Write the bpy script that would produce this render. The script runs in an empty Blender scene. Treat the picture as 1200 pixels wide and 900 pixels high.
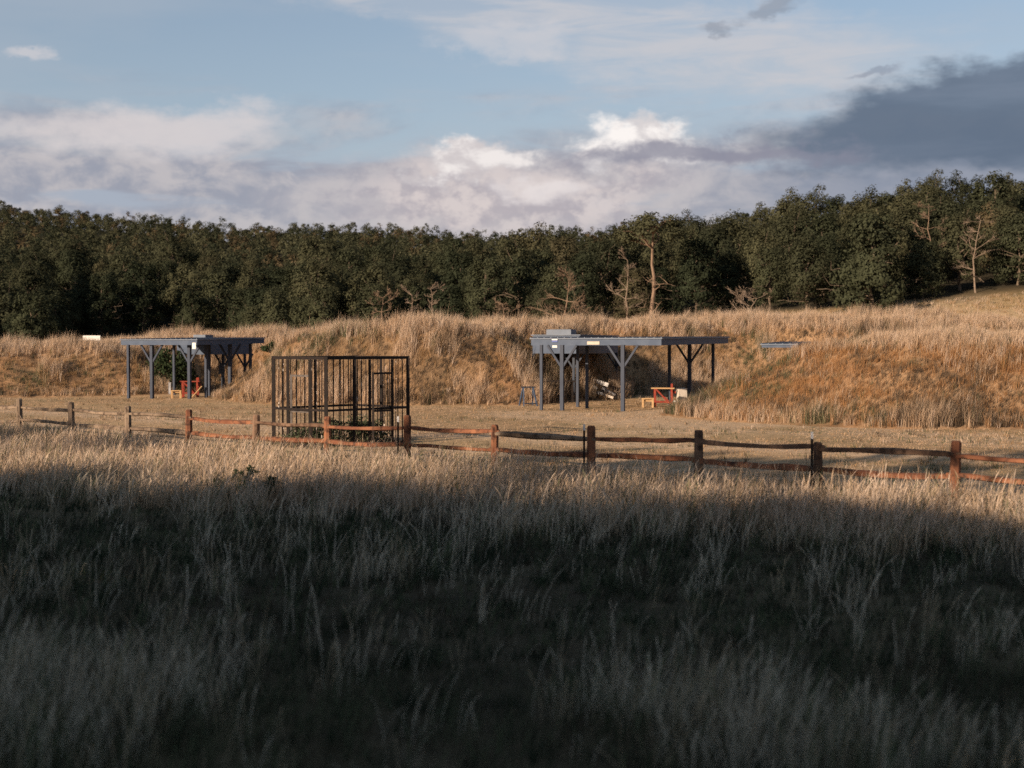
import bpy, math, random
import numpy as np
from mathutils import Vector

random.seed(7)
RNG = np.random.default_rng(11)
C = bpy.context.scene.collection
SC = bpy.context.scene
R = math.radians
F = 1667.0            # focal length in photograph pixels (50 mm on a 36 mm wide frame)
CAM_Z = 2.75

SUN_AZ = R(43)        # how far the sun stands to the left of straight behind the camera
SUN_EL = R(16)
TO_SUN = Vector((-math.sin(SUN_AZ) * math.cos(SUN_EL), -math.cos(SUN_AZ) * math.cos(SUN_EL), math.sin(SUN_EL)))

# ------------------------------------------------------------------ object helpers
def link(o, parent=None):
    C.objects.link(o)
    if parent is not None:
        o.parent = parent
    return o

def tag(o, label=None, cat=None, group=None, kind=None):
    if label: o["label"] = label
    if cat: o["category"] = cat
    if group: o["group"] = group
    if kind: o["kind"] = kind
    return o

def empty(name, loc, rz=0.0, parent=None):
    o = bpy.data.objects.new(name, None)
    o.empty_display_size = 0.3
    o.location = loc
    o.rotation_euler = (0, 0, rz)
    return link(o, parent)

def np_mesh(name, verts, tris=None, quads=None, smooth=False):
    me = bpy.data.meshes.new(name)
    verts = np.asarray(verts, dtype=np.float32)
    idx, sizes = [], []
    if quads is not None and len(quads):
        q = np.asarray(quads, dtype=np.int32); idx.append(q.ravel()); sizes.append(np.full(len(q), 4, np.int32))
    if tris is not None and len(tris):
        t = np.asarray(tris, dtype=np.int32); idx.append(t.ravel()); sizes.append(np.full(len(t), 3, np.int32))
    idx = np.concatenate(idx); sizes = np.concatenate(sizes)
    me.vertices.add(len(verts)); me.vertices.foreach_set("co", verts.ravel())
    me.loops.add(len(idx)); me.loops.foreach_set("vertex_index", idx)
    me.polygons.add(len(sizes))
    starts = np.zeros(len(sizes), np.int32); starts[1:] = np.cumsum(sizes)[:-1]
    me.polygons.foreach_set("loop_start", starts)
    me.polygons.foreach_set("loop_total", sizes)
    me.polygons.foreach_set("use_smooth", np.full(len(sizes), bool(smooth)))
    me.update(calc_edges=True)
    return me

def color_attr(me, cols, name="Col"):
    a = me.attributes.new(name, 'FLOAT_COLOR', 'POINT')
    c = np.ones((len(cols), 4), np.float32); c[:, :3] = cols
    a.data.foreach_set("color", c.ravel())

class MB:
    """collects simple solids into one mesh"""
    def __init__(s): s.v = []; s.q = []; s.t = []
    def box(s, c, size, rz=0.0, tilt=None):
        cx, cy, cz = c; sx, sy, sz = [k / 2 for k in size]
        pts = [Vector((x, y, z)) for z in (-sz, sz) for y in (-sy, sy) for x in (-sx, sx)]
        from mathutils import Euler
        e = Euler((tilt[0], tilt[1], rz) if tilt else (0, 0, rz))
        b = len(s.v)
        for p in pts:
            p.rotate(e); s.v.append((p.x + cx, p.y + cy, p.z + cz))
        for f in ((0, 2, 3, 1), (4, 5, 7, 6), (0, 1, 5, 4), (2, 6, 7, 3), (0, 4, 6, 2), (1, 3, 7, 5)):
            s.q.append([b + k for k in f])
        return s
    def bar(s, p0, p1, w, h=None, up=(0, 0, 1)):
        h = h or w
        p0 = Vector(p0); p1 = Vector(p1); d = (p1 - p0).normalized()
        up = Vector(up)
        if abs(d.dot(up)) > 0.98: up = Vector((0, 1, 0))
        sd = d.cross(up).normalized(); u = sd.cross(d).normalized()
        b = len(s.v)
        for p in (p0, p1):
            for a, c in ((-1, -1), (1, -1), (1, 1), (-1, 1)):
                q = p + sd * (a * w / 2) + u * (c * h / 2); s.v.append(tuple(q))
        for f in ((3, 2, 1, 0), (4, 5, 6, 7), (0, 1, 5, 4), (1, 2, 6, 5), (2, 3, 7, 6), (3, 0, 4, 7)):
            s.q.append([b + k for k in f])
        return s
    def tube(s, pts, rad, n=6, jit=0.0, rnd=random, cap=True):
        pts = [Vector(p) for p in pts]; b = len(s.v); m = len(pts)
        prof = [1 + rnd.uniform(-jit, jit) for _ in range(n)]
        for i, p in enumerate(pts):
            d = (pts[min(i + 1, m - 1)] - pts[max(i - 1, 0)]).normalized()
            up = Vector((0, 0, 1)) if abs(d.z) < 0.9 else Vector((1, 0, 0))
            sd = d.cross(up).normalized(); u = sd.cross(d)
            r = rad[i] if hasattr(rad, '__len__') else rad
            for k in range(n):
                a = 2 * math.pi * k / n
                q = p + (sd * math.cos(a) + u * math.sin(a)) * r * prof[k] * (1 + rnd.uniform(-jit, jit) * .4)
                s.v.append(tuple(q))
        for i in range(m - 1):
            for k in range(n):
                k2 = (k + 1) % n
                s.q.append([b + i * n + k, b + i * n + k2, b + (i + 1) * n + k2, b + (i + 1) * n + k])
        if cap:
            for i in (0, m - 1):
                ci = len(s.v); s.v.append(tuple(pts[i]))
                for k in range(n):
                    k2 = (k + 1) % n
                    tri = [ci, b + i * n + k2, b + i * n + k] if i == 0 else [ci, b + i * n + k, b + i * n + k2]
                    s.t.append(tri)
        return s
    def mesh(s, name, smooth=False): return np_mesh(name, s.v, s.t, s.q, smooth)
    def build(s, name, mat, parent=None, smooth=False):
        me = s.mesh(name, smooth); me.materials.append(mat)
        return link(bpy.data.objects.new(name, me), parent)

# ------------------------------------------------------------------ noise
_P = np.random.default_rng(5).random((256, 256)).astype(np.float64)
def vnoise(x, y):
    xi = np.floor(x).astype(int); yi = np.floor(y).astype(int)
    fx = x - xi; fy = y - yi
    fx = fx * fx * (3 - 2 * fx); fy = fy * fy * (3 - 2 * fy)
    g = lambda a, b: _P[a & 255, b & 255]
    return (g(xi, yi) * (1 - fx) + g(xi + 1, yi) * fx) * (1 - fy) + (g(xi, yi + 1) * (1 - fx) + g(xi + 1, yi + 1) * fx) * fy
def fbm(x, y, s=1.0, o=4):
    x = np.asarray(x, float) / s; y = np.asarray(y, float) / s
    t = 0; a = .5; n = 0
    for k in range(o):
        t = t + a * vnoise(x + 17.3 * k, y + 9.1 * k); n += a; a *= .5; x = x * 2.03; y = y * 2.03
    return t / n
def sstep(a, b, x):
    t = np.clip((x - a) / (b - a), 0, 1); return t * t * (3 - 2 * t)

# ------------------------------------------------------------------ materials
def new_mat(name):
    m = bpy.data.materials.new(name); m.use_nodes = True
    nt = m.node_tree; nt.nodes.clear()
    out = nt.nodes.new('ShaderNodeOutputMaterial')
    return m, nt, out

def N(nt, t, **kw):
    n = nt.nodes.new(t)
    for k, v in kw.items():
        if k.startswith('i_'):
            n.inputs[int(k[2:]) if k[2:].isdigit() else k[2:].replace('_', ' ')].default_value = v
        else: setattr(n, k, v)
    return n

def noise_mat(name, c1, c2, scale=8.0, rough=0.8, c3=None, scale2=40.0, lo=.35, hi=.65, metallic=0.0, bump=0.0, stretch=(1, 1, 1), f3=(.6, .72)):
    m, nt, out = new_mat(name)
    b = N(nt, 'ShaderNodeBsdfPrincipled'); b.inputs['Roughness'].default_value = rough; b.inputs['Metallic'].default_value = metallic
    b.inputs['Specular IOR Level'].default_value = .25
    tc = N(nt, 'ShaderNodeTexCoord'); mp = N(nt, 'ShaderNodeMapping'); mp.inputs['Scale'].default_value = stretch
    nt.links.new(tc.outputs['Object'], mp.inputs['Vector'])
    no = N(nt, 'ShaderNodeTexNoise'); no.inputs['Scale'].default_value = scale; no.inputs['Detail'].default_value = 5
    nt.links.new(mp.outputs[0], no.inputs['Vector'])
    mr = N(nt, 'ShaderNodeMapRange'); mr.inputs[1].default_value = lo; mr.inputs[2].default_value = hi
    nt.links.new(no.outputs['Fac'], mr.inputs[0])
    mx = N(nt, 'ShaderNodeMix', data_type='RGBA'); mx.inputs[6].default_value = (*c1, 1); mx.inputs[7].default_value = (*c2, 1)
    nt.links.new(mr.outputs[0], mx.inputs[0]); col = mx.outputs[2]
    if c3:
        n2 = N(nt, 'ShaderNodeTexNoise'); n2.inputs['Scale'].default_value = scale2; n2.inputs['Detail'].default_value = 3
        nt.links.new(mp.outputs[0], n2.inputs['Vector'])
        m2 = N(nt, 'ShaderNodeMapRange'); m2.inputs[1].default_value = f3[0]; m2.inputs[2].default_value = f3[1]
        nt.links.new(n2.outputs['Fac'], m2.inputs[0])
        x2 = N(nt, 'ShaderNodeMix', data_type='RGBA'); x2.inputs[7].default_value = (*c3, 1)
        nt.links.new(m2.outputs[0], x2.inputs[0]); nt.links.new(col, x2.inputs[6]); col = x2.outputs[2]
    nt.links.new(col, b.inputs['Base Color'])
    if bump:
        bp = N(nt, 'ShaderNodeBump'); bp.inputs['Strength'].default_value = bump; bp.inputs['Distance'].default_value = .02
        nt.links.new(no.outputs['Fac'], bp.inputs['Height']); nt.links.new(bp.outputs[0], b.inputs['Normal'])
    nt.links.new(b.outputs[0], out.inputs[0])
    return m

def blade_mat(name, trans=.35):
    m, nt, out = new_mat(name)
    at = N(nt, 'ShaderNodeAttribute', attribute_name='Col')
    d = N(nt, 'ShaderNodeBsdfDiffuse'); t = N(nt, 'ShaderNodeBsdfTranslucent'); mx = N(nt, 'ShaderNodeMixShader')
    mx.inputs[0].default_value = trans
    nt.links.new(at.outputs['Color'], d.inputs[0]); nt.links.new(at.outputs['Color'], t.inputs[0])
    nt.links.new(d.outputs[0], mx.inputs[1]); nt.links.new(t.outputs[0], mx.inputs[2]); nt.links.new(mx.outputs[0], out.inputs[0])
    return m

def leaf_mat(name, c1, c2, c3, trans=.18):
    """foliage: each tree takes its own tint; twigs of another shade by a fine noise"""
    m, nt, out = new_mat(name)
    oi = N(nt, 'ShaderNodeObjectInfo')
    rp = N(nt, 'ShaderNodeValToRGB'); e = rp.color_ramp.elements
    e[0].position = 0.0; e[0].color = (*c1, 1); e[1].position = .93; e[1].color = (*c2, 1)
    x = e.new(1.0); x.color = (*c3, 1)
    nt.links.new(oi.outputs['Random'], rp.inputs[0])
    tc = N(nt, 'ShaderNodeTexCoord'); no = N(nt, 'ShaderNodeTexNoise'); no.inputs['Scale'].default_value = 1.1; no.inputs['Detail'].default_value = 4
    nt.links.new(tc.outputs['Object'], no.inputs['Vector'])
    mr = N(nt, 'ShaderNodeMapRange'); mr.inputs[1].default_value = .3; mr.inputs[2].default_value = .7; mr.inputs[3].default_value = .65; mr.inputs[4].default_value = 1.4
    nt.links.new(no.outputs['Fac'], mr.inputs[0])
    mu = N(nt, 'ShaderNodeMix', data_type='RGBA', blend_type='MULTIPLY'); mu.inputs[0].default_value = 1
    nt.links.new(rp.outputs[0], mu.inputs[6]); nt.links.new(mr.outputs[0], mu.inputs[7])
    d = N(nt, 'ShaderNodeBsdfDiffuse'); t = N(nt, 'ShaderNodeBsdfTranslucent'); mx = N(nt, 'ShaderNodeMixShader')
    mx.inputs[0].default_value = trans
    nt.links.new(mu.outputs[2], d.inputs[0]); nt.links.new(mu.outputs[2], t.inputs[0])
    nt.links.new(d.outputs[0], mx.inputs[1]); nt.links.new(t.outputs[0], mx.inputs[2]); nt.links.new(mx.outputs[0], out.inputs[0])
    return m

M = {}
M['paint'] = noise_mat('blue_grey_paint', (.044, .066, .112), (.064, .088, .136), 3, .55, (.07, .065, .06), 30, f3=(.66, .75))
M['paint_dark'] = noise_mat('slate_paint', (.024, .032, .05), (.035, .044, .064), 3, .6)
M['post_paint'] = noise_mat('post_paint', (.022, .031, .055), (.032, .043, .070), 2, .55, (.035, .032, .03), 20, f3=(.66, .75))
M['sheet'] = noise_mat('roof_sheet', (.10, .125, .17), (.135, .16, .205), 2, .5, (.12, .10, .085), 14, f3=(.64, .74))
M['sign_white'] = noise_mat('white_board', (.72, .70, .68), (.62, .60, .57), 6, .7)
M['sign_beige'] = noise_mat('beige_plate', (.50, .44, .37), (.42, .37, .30), 9, .7)
M['sign_blue'] = noise_mat('blue_print', (.09, .12, .30), (.11, .15, .34), 9, .6)
M['steel'] = noise_mat('dark_rusty_steel', (.009, .007, .0065), (.018, .011, .009), 9, .7, (.06, .03, .02), 22, f3=(.62, .75))
M['bar'] = noise_mat('flaking_bar_paint', (.012, .008, .007), (.03, .016, .011), 9, .7, (.62, .55, .50), 9, f3=(.63, .68), stretch=(3, 3, 1))
M['door_steel'] = noise_mat('bare_door_steel', (.13, .11, .10), (.07, .06, .055), 7, .6)
M['red_wood'] = noise_mat('red_painted_wood', (.30, .045, .024), (.19, .03, .02), 7, .8, (.16, .075, .05), 18, f3=(.56, .68))
M['new_wood'] = noise_mat('yellow_pine', (.47, .30, .15), (.36, .22, .11), 4, .8, (.22, .15, .09), 15, stretch=(1, 8, 8))
M['grey_wood'] = noise_mat('weathered_board', (.33, .32, .33), (.22, .22, .24), 5, .85)
M['cream'] = noise_mat('cream_plastic', (.66, .58, .50), (.56, .48, .41), 4, .7)
M['white'] = noise_mat('white_plastic', (.75, .72, .70), (.66, .63, .61), 5, .6)
M['rail'] = noise_mat('cedar_rail', (.15, .058, .032), (.27, .115, .06), 1.6, .85, (.065, .03, .02), 7, bump=.5, stretch=(1, 1, 1), f3=(.50, .66))
M['rail_old_shaded'] = noise_mat('weathered_shaded_rail', (.15, .105, .075), (.27, .20, .145), 1.6, .9, (.075, .052, .038), 7, bump=.5, f3=(.50, .66))
M['rail_mid'] = noise_mat('brown_rail', (.115, .065, .042), (.20, .125, .085), 1.6, .9, (.06, .036, .025), 7, bump=.5, f3=(.50, .66))
M['bark'] = noise_mat('grey_brown_bark', (.10, .075, .055), (.17, .13, .095), 2.5, .95, stretch=(3, 3, .6))
M['pale_bark'] = noise_mat('pale_dry_bark', (.26, .18, .125), (.15, .10, .07), 2.5, .95, stretch=(3, 3, .6))
M['dead_wood'] = noise_mat('bleached_dead_wood', (.27, .205, .155), (.16, .115, .085), 2.5, .95)
M['blade'] = blade_mat('grass_blade', .35)
M['juniper'] = leaf_mat('juniper_foliage', (.030, .037, .023), (.066, .070, .041), (.084, .075, .045))
M['oak'] = leaf_mat('oak_foliage', (.038, .042, .026), (.083, .082, .047), (.108, .084, .050))
M['weed'] = leaf_mat('weed_leaves', (.075, .09, .055), (.10, .11, .065), (.13, .12, .075), .25)
M['shrub'] = leaf_mat('shrub_foliage', (.032, .046, .024), (.044, .058, .028), (.055, .062, .032), .2)

# ------------------------------------------------------------------ terrain
_tx = np.array([-900, -600, -500, -400, -300, -200, -100, -30, 40, 100, 160, 230, 300, 380, 480, 560, 600, 900]) / F
_ty = np.array([238, 240, 248, 255, 261, 262, 267, 270, 264, 258, 250, 243, 235, 221, 207, 202, 203, 200])
_du = np.array([-.6, -.36, -.1, 0, .1, .2, .36, .6]); _dc = np.array([335, 335, 325, 300, 255, 222, 192, 180])
_df = np.array([128, 128, 122, 118, 114, 112, 112, 112.]); _zf = np.array([1.2, 1.2, 2.1, 3.1, 4.3, 5.3, 6.9, 8.0])
_eu = np.array([-.6, -.335, -.305, -.215, -.18, -.1, 0, .1, .2, .36, .6]); _ed = np.array([104, 107, 134, 138, 121, 117, 115, 113, 111, 111, 111.])
def front_edge(u): return np.interp(u, _eu, _ed)
def terrain(x, y):
    x = np.asarray(x, float); y = np.asarray(y, float)
    u = np.clip(x / np.maximum(y, 60), -.6, .6)
    df = np.interp(u, _du, _df); zf = np.interp(u, _du, _zf); dc = np.interp(u, _du, _dc)
    zc = CAM_Z + (405 - np.interp(u, _tx, _ty)) / F * dc - np.interp(u, [-.08, .12, .3], [4.0, 6.3, 8.0])
    z = zf * sstep(84, 1, np.zeros_like(y)) * 0
    z = zf * np.clip((y - 84) / (df - 84), 0, 1) ** 1.2
    t = np.clip((y - df) / (dc - df), 0, 1)
    z = np.where(y > df, zf + (zc - zf) * t ** .95, z)
    z = np.where(y > dc, zc * np.clip(1 - (y - dc) / 900, .1, 1), z)
    z = z + (fbm(x, y, 9) - .5) * .22 * sstep(3, 20, np.abs(y) + 3) + (fbm(x + 50, y, 60) - .5) * 3.0 * sstep(120, 220, y)
    return z

def seg_dist(x, y, pts):
    best = np.full(np.shape(x), 1e9); par = np.zeros(np.shape(x)); acc = 0
    for (x0, y0), (x1, y1) in zip(pts[:-1], pts[1:]):
        L = math.hypot(x1 - x0, y1 - y0)
        t = np.clip(((x - x0) * (x1 - x0) + (y - y0) * (y1 - y0)) / L ** 2, 0, 1)
        d = np.hypot(x - x0 - t * (x1 - x0), y - y0 - t * (y1 - y0))
        par = np.where(d < best, acc + t * L, par); best = np.minimum(best, d); acc += L
    return best, par

BERMS = [  # ridge line, crest height along it, half width
    dict(pts=[(-60, 78), (-33, 79.5), (-25, 83), (-19.5, 91), (-4, 92)], s=[0, 26, 38, 46, 60], h=[2.15, 2.4, 2.75, 3.0, 3.3], w=7.0, top=1.3),
    dict(pts=[(-9.5, 73.4), (-2.5, 72.0), (0.2, 75.8), (3.0, 86.5), (14, 90), (30, 88)], s=[0, 5, 25, 60], h=[3.1, 3.6, 3.65, 3.45], w=6.2, top=1.3),
    dict(pts=[(12.8, 56.6), (15.2, 54.6), (30, 53.6), (60, 55)], s=[0, 3.0, 9, 30], h=[2.4, 2.95, 3.05, 3.2], w=7.6, top=1.0),
]
def berm_h(k, x, y):
    b = BERMS[k]
    wob = (fbm(x + 31 * k, y, 5, 3) - .5) * 2.2
    d, s = seg_dist(x, y, b['pts'])
    H = np.interp(s, b['s'], b['h'])
    t = np.clip((b['w'] + wob - d) / (b['w'] - b['top']), 0, 1)
    prof = np.where(t < .25, t * t * 2, t - .125) / .875     # soft toe
    prof = np.where(prof > .85, .85 + (1 - np.exp(-(prof - .85) * 5)) * .12, prof) / .91
    rough = ((fbm(x, y, 1.4, 3) - .5) * .34 + (fbm(x * 1.9 + 9, y * .7, .8, 2) - .5) * .10) * np.clip(t * 4, 0, 1)
    return H * prof + rough * np.clip(H * prof, 0, 1)
def ground_z(x, y):
    z = terrain(x, y); m = 0
    for k in range(3): m = np.maximum(m, berm_h(k, x, y))
    return z + m
def gz(x, y): return float(ground_z(np.array([float(x)]), np.array([float(y)]))[0])
def px(x_px, d): return (x_px - 600) / F * d            # photograph column at depth d -> metres

def soft_axis(dense0, dense1, step, far0, far1, g=1.13):
    a = list(np.arange(dense0, dense1 + 1e-6, step)); s = step; v = dense1
    while v < far1: s *= g; v += s; a.append(v)
    s = step; v = dense0; pre = []
    while v > far0: s *= g; v -= s; pre.append(v)
    return np.array(pre[::-1] + a)
def grid_mesh(name, xs, ys, zf):
    X, Y = np.meshgrid(xs, ys); Z = zf(X, Y)
    v = np.stack([X, Y, Z], -1).reshape(-1, 3); nx = len(xs)
    i = (np.arange(len(ys) - 1)[:, None] * nx + np.arange(nx - 1)[None, :]).ravel()
    q = np.stack([i, i + 1, i + 1 + nx, i + nx], 1)
    return np_mesh(name, v, None, q, True), X, Y

# the fence line: post i stands at (FX - 2.026 i, FY + 1.57 i)
FX, FY = 7.72, 24.8
def fence_side(x, y): return (x - FX) * -.613 + (y - FY) * -.79     # > 0 on the camera's side

def earth_mat(name):
    m, nt, out = new_mat(name)
    b = N(nt, 'ShaderNodeBsdfPrincipled'); b.inputs['Roughness'].default_value = .95; b.inputs['Specular IOR Level'].default_value = .1
    at = N(nt, 'ShaderNodeAttribute', attribute_name='Col')
    tc = N(nt, 'ShaderNodeTexCoord')
    no = N(nt, 'ShaderNodeTexNoise'); no.inputs['Scale'].default_value = 2.2; no.inputs['Detail'].default_value = 8; no.inputs['Roughness'].default_value = .65
    nt.links.new(tc.outputs['Object'], no.inputs['Vector'])
    mr = N(nt, 'ShaderNodeMapRange'); mr.inputs[1].default_value = .3; mr.inputs[2].default_value = .7; mr.inputs[3].default_value = .7; mr.inputs[4].default_value = 1.3
    nt.links.new(no.outputs['Fac'], mr.inputs[0])
    mu = N(nt, 'ShaderNodeMix', data_type='RGBA', blend_type='MULTIPLY'); mu.inputs[0].default_value = 1
    nt.links.new(at.outputs['Color'], mu.inputs[6]); nt.links.new(mr.outputs[0], mu.inputs[7])
    nt.links.new(mu.outputs[2], b.inputs['Base Color'])
    bp = N(nt, 'ShaderNodeBump'); bp.inputs['Strength'].default_value = .6; bp.inputs['Distance'].default_value = .08
    nt.links.new(no.outputs['Fac'], bp.inputs['Height']); nt.links.new(bp.outputs[0], b.inputs['Normal'])
    nt.links.new(b.outputs[0], out.inputs[0])
    return m
M['earth'] = earth_mat('dry_earth')

def lerp(a, b, t): return np.asarray(a)[None, :] * (1 - t[:, None]) + np.asarray(b)[None, :] * t[:, None]

def ground_color(x, y):
    x = x.ravel(); y = y.ravel()
    n = fbm(x, y, 3.5); n2 = fbm(x + 40, y - 13, 11)
    mown = lerp((.50, .335, .19), (.40, .265, .15), sstep(.35, .65, n))
    bare = np.tile(np.array((.62, .45, .31)), (len(x), 1))
    # bare wheel tracks that run along the fence, and bare patches
    s = -fence_side(x, y)
    w_ = (n2 - .5) * 3
    tr = np.exp(-((s - 2.6 - w_) / .6) ** 2) + np.exp(-((s - 4.6 - w_) / .6) ** 2) + .6 * np.exp(-((s - 9.5 - w_ * 1.5) / 1.2) ** 2)
    tr = np.clip(tr * 1.3 + sstep(.58, .68, n2) * .6, 0, 1) * sstep(.22, .42, n + .12)
    gr = sstep(.50, .66, fbm(x + 80, y * 1.6, 7)); mown = mown * (1 - .3 * gr[:, None]) + np.array((.22, .19, .11))[None] * .3 * gr[:, None]
    c = mown * (1 - tr[:, None]) + bare * tr[:, None]
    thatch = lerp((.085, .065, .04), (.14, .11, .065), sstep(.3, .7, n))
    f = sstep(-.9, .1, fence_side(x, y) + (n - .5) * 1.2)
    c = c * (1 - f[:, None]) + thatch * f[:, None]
    field = lerp((.33, .23, .12), (.42, .31, .19), sstep(.35, .6, n))
    f = sstep(84, 92, y)
    c = c * (1 - f[:, None]) + field * f[:, None]
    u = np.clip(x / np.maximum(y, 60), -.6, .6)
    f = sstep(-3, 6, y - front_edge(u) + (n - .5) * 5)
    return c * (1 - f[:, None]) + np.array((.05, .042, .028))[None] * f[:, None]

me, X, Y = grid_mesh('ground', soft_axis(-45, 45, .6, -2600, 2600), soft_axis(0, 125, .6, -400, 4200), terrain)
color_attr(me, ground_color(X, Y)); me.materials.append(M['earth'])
tag(link(bpy.data.objects.new('ground', me)), kind='structure')

def berm_color(x, y):
    n = fbm(x, y, 2.0); n2 = fbm(x + 9, y + 77, 6)
    c = lerp((.29, .168, .09), (.35, .22, .125), sstep(.35, .65, n))
    t = sstep(.52, .66, n2)
    return c * (1 - t[:, None]) + np.array((.20, .13, .075))[None] * t[:, None]
for k, (x0, x1, y0, y1) in enumerate([(-66, 1, 68, 101), (-18, 38, 65, 98), (3, 70, 42, 66)]):
    me, X, Y = grid_mesh('earth_berm', np.arange(x0, x1, .33), np.arange(y0, y1, .33),
                         lambda a, b: terrain(a, b) + np.where(berm_h(k, a, b) > .01, berm_h(k, a, b), -.12))
    color_attr(me, berm_color(X.ravel(), Y.ravel())); me.materials.append(M['earth'])
    o = tag(link(bpy.data.objects.new('earth_berm', me)), kind='structure')

# ------------------------------------------------------------------ grass
def blades(pos, h, w, phi, lean, lphi, cols, seeded=None, full=True):
    """one tapering bent strip of faces per blade"""
    n = len(pos)
    T = np.array([0, .35, .7, .87, 1.0]) if full else np.array([0, .5, 1.0])
    W = np.array([1, .85, .55, .4, 0]) if full else np.array([1, .75, 0])
    rows = len(T); nv = 2 * (rows - 1) + 1
    V = np.zeros((n, nv, 3), np.float32)
    wd = np.stack([np.cos(phi), np.sin(phi), np.zeros(n)], 1)
    ld = np.stack([np.cos(lphi), np.sin(lphi), np.zeros(n)], 1)
    for r, t in enumerate(T):
        c = pos + ld * (h * lean * t ** 2)[:, None]
        c[:, 2] += h * t * (1 - .28 * lean * t)
        ww = w * W[r]
        if full and seeded is not None and r in (2, 3): ww = np.where(seeded, w * (1.5 if r == 3 else .8), ww)
        if r == rows - 1: V[:, nv - 1] = c
        else:
            V[:, 2 * r] = c - wd * (ww / 2)[:, None]; V[:, 2 * r + 1] = c + wd * (ww / 2)[:, None]
    tr = []
    for r in range(rows - 2):
        a = 2 * r; tr += [(a, a + 1, a + 3), (a, a + 3, a + 2)]
    a = 2 * (rows - 2); tr.append((a, a + 1, nv - 1))
    tr = np.array(tr, np.int32)
    Tn = (tr[None] + (np.arange(n, dtype=np.int32) * nv)[:, None, None]).reshape(-1, 3)
    return V.reshape(-1, 3), Tn, np.repeat(cols, nv, 0)

def tuft_blades(cx, cy, per, rad, hgt, wid, cols, lean=(.15, .6), hj=.35, cj=.22, full=True, seed=.3, wind=None, rng=RNG):
    """cx.. are per-tuft arrays; returns blade arrays"""
    k = np.repeat(np.arange(len(cx)), per)
    n = len(k); a = rng.uniform(0, 2 * np.pi, n); r = np.sqrt(rng.random(n)) * rad[k]
    x = cx[k] + np.cos(a) * r; y = cy[k] + np.sin(a) * r
    pos = np.stack([x, y, ground_z(x, y) - .02], 1)
    h = hgt[k] * (1 + rng.uniform(-hj, hj, n)); h = np.where(rng.random(n) < .06, h * 1.3, h)
    ln = rng.uniform(lean[0], lean[1], n)
    lp = a + rng.normal(0, 1.3, n)
    if wind is not None: lp = np.where(rng.random(n) < .45, wind + rng.normal(0, .6, n), lp)
    c = cols[k] * (1 + rng.uniform(-cj, cj, (n, 1)))
    return blades(pos, h, wid[k] * rng.uniform(.7, 1.3, n), rng.uniform(0, np.pi, n), ln, lp, c, rng.random(n) < seed, full)

def join(parts):
    V, T, Cc, o = [], [], [], 0
    for v, t, c in parts:
        V.append(v); T.append(t + o); Cc.append(c); o += len(v)
    return np.concatenate(V), np.concatenate(T), np.concatenate(Cc)
def grass_object(name, parts, label=None):
    v, t, c = join(parts)
    me = np_mesh(name, v, t); color_attr(me, np.clip(c, 0, 1)); me.materials.append(M['blade'])
    o = tag(link(bpy.data.objects.new(name, me)), label, 'grass', kind='stuff')
    return o

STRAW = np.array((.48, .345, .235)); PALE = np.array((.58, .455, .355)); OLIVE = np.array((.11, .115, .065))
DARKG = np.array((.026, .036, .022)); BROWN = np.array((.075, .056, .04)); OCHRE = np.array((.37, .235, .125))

def pick(cols, w):
    """cols: list of colours, w: list of per-item weights -> one colour per item"""
    w = np.stack(w, 1); w = w / w.sum(1, keepdims=True); cw = np.cumsum(w, 1)
    i = (RNG.random((len(w), 1)) > cw).sum(1).clip(0, len(cols) - 1)
    return np.stack(cols)[i]

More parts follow.
